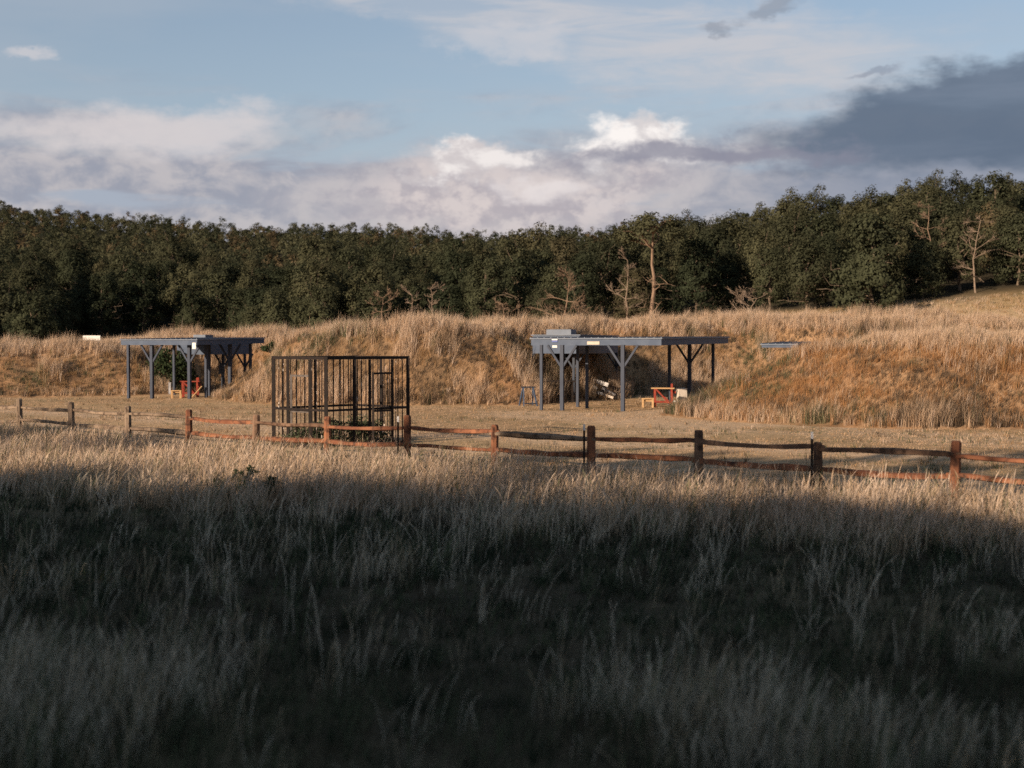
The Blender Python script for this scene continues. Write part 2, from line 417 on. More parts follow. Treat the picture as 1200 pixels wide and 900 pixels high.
# tall meadow grass before the fence: low dark growth, pale arching tufts above it
def meadow(dn0, dn1, dens, per, wid, layer):
    area = .5 * .9 * (dn1 ** 2 - dn0 ** 2) + 11 * (dn1 - dn0); n = int(area * dens)
    d = np.sqrt(RNG.uniform(dn0 ** 2, dn1 ** 2, n)); x = RNG.uniform(-1, 1, n) * (.45 * d + 5.5)
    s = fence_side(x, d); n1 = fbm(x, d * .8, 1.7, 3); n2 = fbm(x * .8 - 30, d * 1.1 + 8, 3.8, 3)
    far = sstep(-2, 1.5, d - (22.3 - .44 * x) + (n2 - .5) * 4)   # pale stand by the fence; colour edge follows the cast shadow, sunlit strip lighter
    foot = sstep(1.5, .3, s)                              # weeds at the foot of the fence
    shaded_growth = np.clip(sstep(.50, .62, n2) + sstep(11.8, 13.8, d + (n1 - .5) * 3) * sstep(.24, .36, n2), 0, 1) * (1 - far)  # low dark growth, with the shade of the mid meadow also put into its colour
    if layer == 0:
        keep = (s > -.35 - RNG.random(n) * .35)
        w = np.clip(.05 + .43 * far - .05 * shaded_growth, .0, 1)
        col = pick([STRAW * .8, OLIVE, DARKG, BROWN], [w, np.full(n, .5), .5 + .8 * shaded_growth, .45 + .3 * shaded_growth])
        hgt = (.14 + .20 * n1) * RNG.uniform(.7, 1.3, n) * (1 - .25 * shaded_growth); rad = RNG.uniform(.06, .2, n); lean = (.2, .9)
    else:
        p = np.clip(.04 + 1.5 * sstep(.44, .60, n1) * (.22 + .78 * sstep(8.0, 9.6, d + (n2 - .5) * 2)) * (1 - .95 * shaded_growth) + .75 * far * (1 - .6 * shaded_growth), 0, 1) * (1 - .15 * foot)
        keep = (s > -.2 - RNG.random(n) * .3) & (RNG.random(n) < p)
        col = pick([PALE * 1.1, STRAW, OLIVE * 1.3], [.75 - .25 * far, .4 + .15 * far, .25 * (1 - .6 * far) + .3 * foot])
        hgt = (.24 + .27 * n1 + .02 * far + .07 * foot) * RNG.uniform(.75, 1.3, n); rad = RNG.uniform(.05, .24, n); lean = (.05, .6)
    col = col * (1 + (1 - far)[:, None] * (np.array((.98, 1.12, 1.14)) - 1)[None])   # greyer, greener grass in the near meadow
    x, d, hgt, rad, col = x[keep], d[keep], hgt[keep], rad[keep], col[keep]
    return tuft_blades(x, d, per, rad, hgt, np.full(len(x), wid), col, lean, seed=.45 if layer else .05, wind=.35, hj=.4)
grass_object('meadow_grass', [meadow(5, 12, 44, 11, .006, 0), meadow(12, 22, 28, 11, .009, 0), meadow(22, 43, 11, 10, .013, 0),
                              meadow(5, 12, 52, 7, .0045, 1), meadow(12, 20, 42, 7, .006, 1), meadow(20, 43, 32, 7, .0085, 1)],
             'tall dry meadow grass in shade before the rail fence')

# short mown grass of the range floor
n = 90000
y = RNG.uniform(26, 88, n); x = RNG.uniform(-1, 1, n) * (.42 * y + 3)
bh = np.maximum.reduce([berm_h(k, x, y) for k in range(3)])
keep = (fence_side(x, y) < -.4) & (bh < .25) & (fbm(x, y, 3.5) + RNG.uniform(-.2, .2, n) > .46)
x, y = x[keep], y[keep]
col = pick([STRAW * 1.05, STRAW * .9, OCHRE * 1.1, OLIVE], [np.full(len(x), .6), np.full(len(x), .4), np.full(len(x), .25), sstep(.5, .7, fbm(x, y, 4)) * .6])
grass_object('mown_grass', [tuft_blades(x, y, 6, np.full(len(x), .16), RNG.uniform(.02, .07, len(x)), np.full(len(x), .018), col, (.3, .9), full=False)],
             'short dry mown grass on the open ground between fence and berms')

# straggling weeds and taller wisps on the range floor, thickest at the foot of the berms
n = 60000
y = RNG.uniform(28, 88, n); x = RNG.uniform(-1, 1, n) * (.42 * y + 3)
bh = np.maximum.reduce([berm_h(k, x, y) for k in range(3)]); near = sstep(-.02, .10, bh)
pr = .7 * near * sstep(.42, .58, fbm(x, y, 1.6)) + .35 * sstep(.60, .70, fbm(x + 90, y * 1.5, 2.4)) + .004
keep = (fence_side(x, y) < -.5) & (bh < .25) & (RNG.random(n) < pr); x, y = x[keep], y[keep]
col = pick([STRAW * .9, PALE * .9, OCHRE, OLIVE, BROWN], [np.full(len(x), k) for k in (.5, .25, .3, .45, .25)])
grass_object('weed_wisps', [tuft_blades(x, y, 8, RNG.uniform(.05, .2, len(x)), RNG.uniform(.06, .20, len(x)), np.full(len(x), .014), col, (.1, .8), full=False)],
             'straggling dry weeds scattered over the open range floor')

# rank grass on each berm
BERM_LABEL = ['dry ochre grass covering the far left earth berm', 'dry straw grass covering the long middle earth berm', 'dry orange brown grass covering the big right earth berm']
for k, (x0, x1, y0, y1, n) in enumerate([(-45, -4, 68, 95, 18000), (-18, 36, 65, 93, 28000), (4, 40, 43, 65, 30000)]):
    x = RNG.uniform(x0, x1, n * 3); y = RNG.uniform(y0, y1, n * 3); h = berm_h(k, x, y)
    oth = np.maximum.reduce([berm_h(j, x, y) for j in range(3) if j != k])
    keep = (h > .04) & (h > oth); x, y, h = x[keep][:n], y[keep][:n], h[keep][:n]
    H = BERMS[k]['h'][1]; t = h / H
    crest = sstep(.80, .97, t); toe = sstep(.22, .05, t)
    n1 = fbm(x, y, 1.7); n2 = fbm(x + 60, y + 5, 4.2); n3 = fbm(x - 20, y + 45, 2.6)
    tuft = sstep(.54, .60, n1); dark = np.clip(sstep(.53, .62, n2) + .7 * sstep(.46, .40, n1), 0, 1) * (1 - crest); ol = sstep(.6, .7, n3) * (1 - crest)
    tall = np.clip(crest + tuft * [.7, .8, .45][k] + toe * .5, 0, 1)
    m = [1.0, .8, 1.0][k]
    oc = OCHRE if k != 2 else np.array((.335, .185, .088))
    col = pick([PALE * .95, STRAW, oc, BROWN * 1.5, OLIVE], [tall * .7, tall * 1.2 + .12, (1 - tall) * [1.1, .8, 1.5][k], dark * [2.0, 2.8, 2.2][k] + .12, ol * [1.4, 1.8, 1.8][k] + .06])
    q = [1, 1, .5][k]
    hgt = (.12 + .18 * n1 + .20 * crest * q + .42 * tuft * (1 - .5 * crest) * q + .10 * toe) * RNG.uniform(.75, 1.25, len(x))
    bare = (sstep(.60, .70, fbm(x + 7, y - 31, 3.0)) * (1 - crest)) >  .6 + RNG.random(len(x)) * .9
    x, y, col, hgt = x[~bare], y[~bare], col[~bare], hgt[~bare]
    col = col * (1.06 + .06 * crest[~bare])[:, None]
    grass_object('berm_grass', [tuft_blades(x, y, 12, RNG.uniform(.06, .2, len(x)), hgt * 1.1, np.full(len(x), .014 if k != 2 else .011), col, (.05, .5), full=False, wind=.4)], BERM_LABEL[k])

# grass of the open slope beyond the berms
n = 30000
y = RNG.uniform(60, 118, n); x = RNG.uniform(-.42, .44, n) * y
bh = np.maximum.reduce([berm_h(k, x, y) for k in range(3)])
keep = (bh < .1) & (y < front_edge(x / y) + 1) & ((y > 92) | (x > 14)) & (y > 62)
x, y = x[keep], y[keep]
col = pick([PALE, STRAW, OCHRE, OLIVE], [np.full(len(x), .4), np.full(len(x), .5), fbm(x, y, 6), np.full(len(x), .12)])
grass_object('slope_grass', [tuft_blades(x, y, 8, np.full(len(x), .25), RNG.uniform(.18, .38, len(x)), np.full(len(x), .022), col, (.2, .7), full=False, wind=.4)],
             'pale dry grass on the open slope between berms and wood')

# ------------------------------------------------------------------ trees
def limb(mb, p0, p1, r0, r1, sag=.12, n=5, sides=5, rnd=random):
    p0 = Vector(p0); p1 = Vector(p1); L = (p1 - p0).length
    off = Vector((rnd.uniform(-1, 1), rnd.uniform(-1, 1), rnd.uniform(-.4, 1))) * L * sag
    pts, rad = [], []
    for i in range(n + 1):
        t = i / n
        pts.append(p0.lerp(p1, t) + off * math.sin(math.pi * t) + Vector((rnd.uniform(-1, 1), rnd.uniform(-1, 1), rnd.uniform(-1, 1))) * L * .018 * (0 < i < n))
        rad.append(r0 + (r1 - r0) * t)
    mb.tube(pts, rad, sides, .08, rnd, cap=False)
    return pts

def leaf_cloud(centers, radii, per, size, rng, squash=.8, jitter=.75, fill=.35, outward=None):
    """leaf-sized faces on and inside each foliage clump"""
    nC = len(centers); k = np.repeat(np.arange(nC), per); n = len(k)
    d = rng.normal(size=(n, 3)); d[:, 2] += .25; d /= np.linalg.norm(d, axis=1, keepdims=True)
    r = np.where(rng.random(n) < fill, rng.uniform(.3, 1.05, n), rng.uniform(.86, 1.12, n))
    # uneven outline of every clump
    ph = rng.uniform(0, 6.28, (nC, 3))
    r = r * (1 + .16 * np.sin(d[:, 0] * 6 + ph[k, 0]) + .16 * np.sin(d[:, 1] * 6 + ph[k, 1]) + .12 * np.sin(d[:, 2] * 7 + ph[k, 2]))
    off = d * r[:, None] * radii[k][:, None]; off[:, 2] *= squash
    c = centers[k] + off
    base = d if outward is None else d * .55 + outward[k] * .75
    nr = base + rng.normal(size=(n, 3)) * jitter; nr /= np.linalg.norm(nr, axis=1, keepdims=True)
    ax = np.cross(nr, rng.normal(size=(n, 3))); ax /= np.linalg.norm(ax, axis=1, keepdims=True)
    bx = np.cross(nr, ax)
    s = (size * rng.uniform(.6, 1.4, n))[:, None]
    v = np.stack([c - ax * s * .6, c - bx * s * .32, c + ax * s * .6, c + bx * s * .32], 1).reshape(-1, 3)
    q = (np.arange(n)[:, None] * 4 + np.arange(4)[None]).astype(np.int32)
    return v, q

def crown_lobes(kind, h, w, n, rng, k=1.0):
    c, r = [], []
    for i in range(n):
        a = rng.uniform(0, 6.28)
        if kind == 'juniper':      # foliage to the ground, narrowing unevenly to the top
            t = rng.uniform(.04, .97) ** .85; ww = w * (1 - .55 * t ** 2.6) * rng.uniform(.6, 1.0) * (1 + .18 * math.sin(3 * a + 5 * t))
            c.append((math.cos(a) * ww * .85, math.sin(a) * ww * .85, t * h)); r.append(rng.uniform(.42, .80) * (1.1 - .25 * t) * k)
        elif kind == 'oak':        # broad uneven dome, some of it hanging low
            el = rng.uniform(-1.0, 1.45); q = rng.uniform(.62, 1.0) * (1 + .14 * math.sin(2 * a + 1) + .08 * math.sin(5 * a))
            c.append((math.cos(a) * math.cos(el) * w * q, math.sin(a) * math.cos(el) * w * q, h * (.49 + .45 * math.sin(el) * q))); r.append(rng.uniform(.45, .85) * k)
        else:                      # tall: foliage only round the upper limbs
            el = rng.uniform(-.25, 1.35); q = rng.uniform(.65, 1.0)
            c.append((math.cos(a) * math.cos(el) * w * q, math.sin(a) * math.cos(el) * w * q, h * (.77 + .19 * math.sin(el) * q))); r.append(rng.uniform(.38, .7) * k)
    return np.array(c), np.array(r)

def outward(c, mid):
    o = c - np.asarray(mid)[None]; return o / (np.linalg.norm(o, axis=1, keepdims=True) + 1e-6)

def bare_tree(mb, base, h, spread, seed, lean=(0, 0), r0=.14, depth=3, rnd=None):
    """leafless tree: trunk and branches forking into twigs"""
    rnd = random.Random(seed)
    top = Vector(base) + Vector((lean[0], lean[1], h))
    r0 *= .62; pts = limb(mb, base, top, r0, .018, .05, 8, 6, rnd)
    def fork(p, d, L, r, lev):
        e = p + d * L
        q = limb(mb, p, e, max(r, .009), max(r * .35, .006), .12, 4, 4, rnd)
        if lev <= 0: return
        for _ in range(rnd.choice((2, 3, 3, 4))):
            t = rnd.uniform(.35, 1); s = q[min(len(q) - 1, int(t * (len(q) - 1)))]
            nd = (d + Vector((rnd.uniform(-1, 1), rnd.uniform(-1, 1), rnd.uniform(-.5, .9))) * .8).normalized()
            fork(s, nd, L * rnd.uniform(.45, .7), r * .55, lev - 1)
    for i in range(2, len(pts)):
        for _ in range(2 if i < len(pts) - 1 else 3):
            a = rnd.uniform(0, 6.28); d = Vector((math.cos(a), math.sin(a), rnd.uniform(-.1, .7))).normalized()
            fork(pts[i], d, spread * rnd.uniform(.5, 1) * (1.1 - .5 * i / len(pts)), r0 * .42 * (1.15 - .6 * i / len(pts)), depth - 1)

def tree_meshes(kind, h, w, n_lobes, per, leaf, seed):
    rng = np.random.default_rng(seed); rnd = random.Random(seed)
    c, r = crown_lobes(kind, h, w, n_lobes, rng)
    v, q = leaf_cloud(c, r, per, leaf, rng, jitter=.30, fill=.22, outward=outward(c, (0, 0, h * .45)))
    crown = np_mesh('crown', v, None, q); crown.materials.append(M['juniper' if kind == 'juniper' else 'oak'])
    mb = MB(); tr = h * .022
    topz = h * (.85 if kind == 'juniper' else .62 if kind == 'oak' else .90)
    pts = limb(mb, (0, 0, -.5), (rnd.uniform(-.4, .4), rnd.uniform(-.4, .4), topz), tr, tr * .3, .04, 8, 7, rnd)
    for i in rng.permutation(n_lobes)[:14 if kind != 'juniper' else 12]:
        tz = c[i][2] * (.62 if kind == 'oak' else .75 if kind == 'juniper' else .86); j = min(range(len(pts)), key=lambda m: abs(pts[m].z - tz))
        e = pts[j].lerp(Vector(c[i]), 1.05)
        limb(mb, pts[j], e, tr * .42, tr * .1, .15, 5, 4, rnd)
    # dead lower twigs sticking out of the crown
    for _ in range(7 if kind != 'oak' else 4):
        a = rnd.uniform(0, 6.28); z = rnd.uniform(.08, .45) * h; L = w * rnd.uniform(.75, 1.2) * (.4 if kind == 'tall' else 1)
        p0 = Vector((0, 0, z)); p1 = Vector((math.cos(a) * L, math.sin(a) * L, z + rnd.uniform(-.4, .8)))
        q2 = limb(mb, p0, p1, .05, .015, .12, 4, 4, rnd)
        for s in q2[2:]:
            limb(mb, s, s + Vector((rnd.uniform(-1, 1), rnd.uniform(-1, 1), rnd.uniform(-.2, 1))) * .7, .022, .008, .1, 2, 3, rnd)
    trunk = mb.mesh('trunk'); trunk.materials.append(M['bark'])
    return trunk, crown

PROTO = {'juniper': [], 'oak': []}
for i, (h, w) in enumerate([(7.0, 2.2), (6.0, 2.5), (7.6, 2.3), (5.2, 2.3)]): PROTO['juniper'].append((h, w, *tree_meshes('juniper', h, w, 78, 115, .19, 100 + i)))
for i, (h, w) in enumerate([(7.4, 2.6), (8.0, 2.6), (6.4, 2.9), (8.4, 2.8)]): PROTO['oak'].append((h, w, *tree_meshes('oak', h, w, 82, 115, .19, 200 + i)))

def plant_tree(name, trunk, crown, x, y, s, rz, label, group, cat='tree', sink=0.0):
    r = empty(name, (x, y, gz(x, y) - sink), rz); r.scale = (s, s, s * random.uniform(.92, 1.08))
    tag(r, label, cat, group)
    link(bpy.data.objects.new('trunk', trunk), r)
    if crown is not None: link(bpy.data.objects.new('crown', crown), r)
    return r

# spots, nearest first, kept apart from one another
SPECIAL = [(765, 113.5), (735, 113), (657, 114), (1143, 113), (1092, 121), (483, 121), (505, 120.5), (449, 121), (1020, 110.5), (555, 119), (600, 118), (870, 111)]
taken = [(px(a, d), d) for a, d in SPECIAL]
cand = []
prng = np.random.default_rng(3)
u = prng.uniform(-.43, .44, 60000); d0 = front_edge(u); dc = np.interp(u, _du, _dc)
tt = prng.random(60000) ** .8; d = d0 + tt * (dc + 14 - d0)
acc = np.array(taken)
pts = list(taken)
grid = {}
def cell(x, y): return (int(x // 6), int(y // 6))
for x, y in pts: grid.setdefault(cell(x, y), []).append((x, y))
spots = []
order = np.argsort(d)
for i in order[prng.permutation(60000).argsort()] if False else prng.permutation(60000):
    x, y = u[i] * d[i], d[i]
    depth = (d[i] - d0[i])
    sp = 3.9 if depth < 14 else 4.5 if y < 155 else 3.6
    cx, cy = cell(x, y); ok = True
    for a in (-1, 0, 1):
        for b in (-1, 0, 1):
            for (qx, qy) in grid.get((cx + a, cy + b), ()):
                if (qx - x) ** 2 + (qy - y) ** 2 < sp * sp: ok = False; break
            if not ok: break
        if not ok: break
    if ok:
        grid.setdefault((cx, cy), []).append((x, y)); spots.append((x, y))
spots.sort(key=lambda p: p[1] - float(front_edge(p[0] / p[1])) * .25)
N_SINGLE = 280
single, mass = spots[:N_SINGLE], spots[N_SINGLE:]

for x, y in single:
    u1 = x / y; oak = random.random() < (.36 + .35 * (u1 > .05))
    kind = 'oak' if oak else 'juniper'
    front = y - float(front_edge(u1)) < 9
    if front and oak and random.random() < .6: oak, kind = False, 'juniper'
    zone = 'left' if u1 < -.15 else 'middle' if u1 < .06 else 'right'
    h, w, tm, cm = random.choice(PROTO[kind])
    s = random.uniform(.64, 1.12) * (1.02 if u1 > .22 else .90 if u1 > .06 else .95) * (.92 if front and not oak else 1)
    where = {'left': 'above the left berm', 'middle': 'behind the long middle berm', 'right': 'on the right hand slope'}[zone]
    row = 'at the foot of the wood' if front else 'crowded higher up in the wood'
    look = 'broad olive green oak' if oak else 'dark green bushy juniper'
    plant_tree('oak_tree' if oak else 'juniper_tree', tm, cm, x, y, s, random.uniform(0, 6.28), f'{look} {row} {where}',
               f'{"oaks" if oak else "junipers"} {row} {where}')

# the rest of the wooded hill, past the three hundred nearest trees
def wood_mesh(pts, per_lobe, lobes, leaf, seed, hs=(2.7, 5.6)):
    rng = np.random.default_rng(seed); cs, rs, tint, outs = [], [], [], []
    for i, (x, y) in enumerate(pts):
        h = rng.uniform(*hs); c, r = crown_lobes('oak' if rng.random() < .55 else 'juniper', h, rng.uniform(1.15, 1.8), lobes, rng, .76)
        c[:, 0] += x; c[:, 1] += y; c[:, 2] += gz(x, y) - .4
        cs.append(c); rs.append(r); outs.append(outward(c, (x, y, gz(x, y) + h * .42)))
        t = rng.random(); col = np.array((.028, .034, .022)) * (1 - t) + np.array((.091, .090, .053)) * t
        if rng.random() < .10: col = np.array((.095, .074, .044))
        tint.append(np.repeat(col[None], lobes, 0) * rng.uniform(.85, 1.15, (lobes, 1)))
    v, q = leaf_cloud(np.concatenate(cs), np.concatenate(rs), per_lobe, leaf, rng, jitter=.32, fill=.2, outward=np.concatenate(outs))
    return v, q, np.repeat(np.concatenate(tint), per_lobe * 4, 0)
M['wood'] = blade_mat('far_foliage', .15)
v, q, c = wood_mesh(mass, 32, 16, .27, 77)
me = np_mesh('wooded_hillside', v, None, q); color_attr(me, c); me.materials.append(M['wood'])
tag(link(bpy.data.objects.new('wooded_hillside', me)), 'dense dark green wood covering the hillside up to the skyline', 'wood', kind='stuff')

# single trees that stand out at the edge of the wood
t_trunk, t_crown = tree_meshes('tall', 9.5, 3.0, 58, 90, .19, 301)
t_trunk.materials.clear(); t_trunk.materials.append(M['pale_bark'])
x, d_ = px(765, 113.5), 113.5
plant_tree('oak_tree', t_trunk, t_crown, x, d_, 1.0, .4, 'tall flat topped oak with a long bare pale trunk', None)
def dead(xp, d_, h, spread, seed, label, mat='dead_wood', lean=(0, 0), r0=.14, depth=4):
    mb = MB(); bare_tree(mb, (0, 0, -.3), h, spread, seed, lean, r0, depth)
    me = mb.mesh('trunk'); me.materials.append(M[mat]); xx = px(xp, d_)
    r = empty('dead_tree', (xx, d_, gz(xx, d_))); tag(r, label, 'tree'); link(bpy.data.objects.new('trunk', me), r)
dead(735, 113.6, 6.0, 1.7, 41, 'slender leafless tree left of the tall flat topped oak')
dead(657, 114.6, 5.2, 2.7, 42, 'wide brown leafless tree with drooping tangled branches', 'pale_bark', (.6, 0), .17)
dead(1143, 114.6, 6.0, 2.0, 43, 'pale dead tree with bare limbs at the right end', 'dead_wood', (.3, 0), .12)
dead(1094, 115.2, 7.4, 1.9, 44, 'tall reddish bare tree among the crowns on the right', 'pale_bark', (-.5, 0), .12)
dead(483, 117.5, 5.0, 1.3, 45, 'thin pale snag behind the middle berm, left one of the pair')
dead(505, 117.5, 5.4, 1.3, 46, 'thin pale snag behind the middle berm, right one of the pair')
dead(449, 118.0, 5.0, 1.8, 47, 'forked grey snag rising over the middle berm', 'pale_bark')
dead(600, 115.0, 3.6, 1.6, 48, 'low twisted dead tree behind the grey canopy box', 'pale_bark', (-.8, 0))
dead(868, 108.5, 2.6, 2.2, 49, 'low heap of dead branches at the wood edge', 'dead_wood', (1.2, 0), .11)
jt = PROTO['juniper'][1]; xx = px(1020, 108.8)
plant_tree('juniper_tree', jt[2], jt[3], xx, 108.8, 1.22, 1.0, 'big sunlit juniper bulging out of the wood edge', None)

# tall oaks added at the left end of the wood, out of view, to darken the recess
for i, (x, y) in enumerate([(-63, 106), (-59, 113), (-55.5, 119), (-53, 126), (-52.5, 133)]):
    h, w, tm, cm = PROTO['oak'][i % 4]
    plant_tree('oak_tree', tm, cm, x, y, 13.5 / h, i * 1.3, 'very tall unseen oak added to shade the recess at the left end of the wood', 'unseen oaks added to shade the left end of the wood')

# trees that stand behind the camera and shade the meadow
def shade_pos(tip, h):
    L = (h - .4) / math.tan(SUN_EL)
    return tip[0] - math.sin(SUN_AZ) * L, tip[1] - math.cos(SUN_AZ) * L
rng = np.random.default_rng(9); cs, rs = [], []; mbt = MB()
def shade_tree(tip, h, w, lobes, rscale=1.0):
    x, y = shade_pos(tip, h); c, r = crown_lobes('juniper', h - 1.0, w, lobes, rng, 1.2)
    c[:, 0] += x; c[:, 1] += y; cs.append(c); rs.append(r * 1.5 * rscale)
    limb(mbt, (x, y, -.3), (x, y, h * .85), .22, .05, .03, 5, 6)
for i in range(17):      # the dense row
    t = i / 16
    shade_tree((-18 + 38 * t + rng.uniform(-1, 1), 33.8 - 15.2 * t + rng.uniform(-1.2, 1.0)), rng.uniform(11.5, 13.5) + 1.5 * t, 3.4, 66)
v, q = leaf_cloud(np.concatenate(cs), np.concatenate(rs), 55, .62, rng, fill=.5)
dense = (v, q)
cs, rs = [], []
def high_crown(tip, h, w, half, n):
    x, y = shade_pos(tip, h); a = rng.uniform(0, 6.28, n); q_ = np.sqrt(rng.random(n)) * w
    cs.append(np.stack([x + np.cos(a) * q_, y + np.sin(a) * q_, h - half + rng.uniform(-half, half, n)], 1)); rs.append(rng.uniform(.45, .8, n))
    limb(mbt, (x, y, -.3), (x, y, h - half), .2, .05, .03, 5, 6)
for tip, h, w, half, n in [((4.6, 33.5), 13.5, 2.2, 1.5, 26), ((8.6, 32.5), 14, 2.4, 1.7, 30), ((14.8, 36), 13.8, 2.4, 1.6, 30), ((19, 36), 13.5, 2.2, 1.6, 26), ((1.0, 36.0), 13.5, 1.0, .8, 8),
                           ((-16, 44), 14, 2.4, 1.0, 24), ((-12, 41.5), 14, 2.2, .9, 20), ((-20, 46), 14, 2.4, 1.0, 24), ((-8.6, 38), 13.6, 1.2, .7, 8)]:
    high_crown(tip, h, w, half, n)
v2, q2 = leaf_cloud(np.concatenate(cs), np.concatenate(rs), 40, .36, rng, fill=.5)
v = np.concatenate([dense[0], v2]); q = np.concatenate([dense[1], q2 + len(dense[0])])
me = np_mesh('shade_wood', v, None, q); color_attr(me, np.tile(np.array((.06, .065, .03)), (len(v), 1))); me.materials.append(M['wood'])
o = tag(link(bpy.data.objects.new('shade_wood', me)), 'belt of trees behind the viewer that shades the meadow', 'wood', kind='stuff')
mbt.build('trunks', M['bark'], o)

# ------------------------------------------------------------------ shrubs
def shrub(xp, d_, h, w, n, per, leaf, label, seed, name='shrub', mat='shrub', sink=.1):
    rng = np.random.default_rng(seed); xx = px(xp, d_)
    a = rng.uniform(0, 6.28, n); q = np.sqrt(rng.random(n)); t = rng.random(n)
    c = np.stack([np.cos(a) * q * w, np.sin(a) * q * w, h * (.15 + .72 * t * (1 - .45 * q))], 1); r = rng.uniform(.16, .30, n) * max(w, h) * .8
    v, f = leaf_cloud(c, r, per, leaf, rng)
    o = empty(name, (xx, d_, gz(xx, d_) - sink)); tag(o, label, 'shrub')
    me = np_mesh('foliage', v, None, f); me.materials.append(M[mat]); link(bpy.data.objects.new('foliage', me), o)
    mb = MB(); rn = random.Random(seed)
    for i in range(6): limb(mb, (rn.uniform(-.1, .1) * w, rn.uniform(-.1, .1) * w, -.1), tuple(c[i]), .03, .01, .1, 3, 4, rn)
    mb.build('stem', M['bark'], o)
shrub(199, 80.5, 2.5, 1.15, 26, 90, .16, 'tall dark green shrub standing behind the left canopy', 61)
shrub(326, 88.0, 1.25, 1.05, 18, 80, .13, 'dark green shrub on the crest beside the left canopy', 62)
shrub(991, 107, 1.25, 1.0, 16, 80, .14, 'small lone green shrub on the pale slope below the wood', 63)
shrub(286, 26.2, .60, .7, 18, 90, .06, 'low leafy bush half in sun in the meadow', 64)
for xp, d_, lab in [(352, 40.0, 'grey green weed clump inside the steel cage, leftmost'), (382, 40.2, 'grey green weed clump inside the steel cage, second from left'),
                    (412, 40.6, 'grey green weed clump inside the steel cage, third from left'), (433, 41.2, 'grey green weed clump inside the steel cage, rightmost')]:
    shrub(xp, d_, 1.05, .52, 22, 70, .06, lab, 70 + xp, 'weed_clump', 'weed')

# ------------------------------------------------------------------ split rail fence
fence = empty('split_rail_fence', (FX, FY, 0)); tag(fence, 'rustic two rail split cedar fence running across the meadow edge', 'fence')
def fp(i): return Vector((FX - 2.026 * i, FY + 1.57 * i, 0))
rnd = random.Random(21)
PH = {0: 1.12, 1: .98, 2: 1.10, 3: 1.13, 4: 1.05, 5: 1.18, 6: 1.10, 7: 1.08, 8: 1.12, 9: 1.12, 10: 1.14, 11: 1.16}
tops = {}
fence_old_shaded = {9, 10, 11, 12}  # weathered left end; the shade on it is also put into the grey-brown
for i in range(-3, 15):
    p = fp(i); z = gz(p.x, p.y); hgt = PH.get(i, 1.1); l = p - fp(0)
    mb = MB(); lx, ly = rnd.uniform(-.03, .03), rnd.uniform(-.03, .03)
    mb.tube([(l.x, l.y, z - .4), (l.x + lx * .5, l.y + ly * .5, z + hgt * .5), (l.x + lx, l.y + ly, z + hgt - .03), (l.x + lx, l.y + ly, z + hgt)], [.094, .092, .088, .066], 7, .14, rnd)
    mb.build('post', M['rail_old_shaded'] if i in fence_old_shaded else M['rail_mid'] if i in (1, 2, 7) else M['rail'], fence)
    tops[i] = z
for i in range(-3, 14):
    a = fp(i) - fp(0); b = fp(i + 1) - fp(0); dirv = (b - a).normalized()
    for hz in (.50, .885):
        za = tops[i] + hz + rnd.uniform(-.035, .035); zb = tops[i + 1] + hz + rnd.uniform(-.035, .035)
        sg = rnd.uniform(-.05, .03); pts = []
        side = Vector((dirv.y, -dirv.x, 0)) * rnd.choice((-.02, .02))
        for k in range(8):
            t = -.05 + 1.10 * k / 7
            q = a.lerp(b, t) + side; q.z = za + (zb - za) * t + sg * math.sin(math.pi * min(max(t, 0), 1)) + rnd.uniform(-.008, .008); pts.append(q)
        mb = MB(); mb.tube(pts, [.032] + [.056 + rnd.uniform(-.01, .01) for _ in range(6)] + [.032], 5, .30, rnd)
        old_shaded = (i in (8, 9, 10, 11, 12)) or (i in (2, 3) and rnd.random() < .4)
        mb.build('rail', M['rail_old_shaded'] if old_shaded else M['rail_mid'] if rnd.random() < .2 else M['rail'], fence)
# metal stakes beside three of the posts
for i, off, top, lab in [(5, -.20, 1.16, 'thin steel stake with white tip beside the post right of the cage'), (3, -.15, 1.17, 'thin steel stake with white tip beside the post below the big canopy'),
                         (1, -.15, 1.18, 'thin steel stake with white tip beside the dark post on the right')]:
    p = fp(i) + Vector((off, -.12, 0)); z = tops[i]
    o = empty('metal_stake', (p.x, p.y, z)); tag(o, lab, 'stake', 'steel stakes along the fence')
    mb = MB(); mb.bar((0, 0, -.3), (0, 0, top - .13), .045, .012); mb.bar((0, .018, -.3), (0, .018, top - .13), .012, .03); mb.build('shaft', M['steel'], o)
    mb = MB(); mb.bar((0, 0, top - .13), (0, 0, top), .047, .014); mb.bar((0, .018, top - .13), (0, .018, top), .013, .03); mb.build('tip', M['white'], o)

# ------------------------------------------------------------------ steel cage
Pn = Vector((px(382, 38.5), 38.5, 0)); Pl = Vector((px(320.5, 40.15), 40.15, 0)); Pr = Vector((px(478, 40.7), 40.7, 0))
cz = gz(Pn.x, Pn.y); cage = empty('steel_cage', (Pn.x, Pn.y, cz)); tag(cage, 'dark open topped steel cage of thin upright bars behind the fence', 'cage')
el, er = Pl - Pn, Pr - Pn; Hc = 2.53
cor = [Vector((0, 0, 0)), el, el + er, er]
for c in cor:
    MB().bar(c + Vector((0, 0, -.1)), c + Vector((0, 0, Hc)), .095).build('corner_post', M['steel'], cage)
for i in range(4):
    a, b = cor[i], cor[(i + 1) % 4]; d1 = (b - a).normalized() * .045
    for z, s, nm in ((Hc - .045, .08, 'top_rail'), (1.06, .06, 'middle_rail'), (.08, .06, 'bottom_rail')):
        MB().bar(a + d1 + Vector((0, 0, z)), b - d1 + Vector((0, 0, z)), s).build(nm, M['steel'], cage)
rnd = random.Random(4)
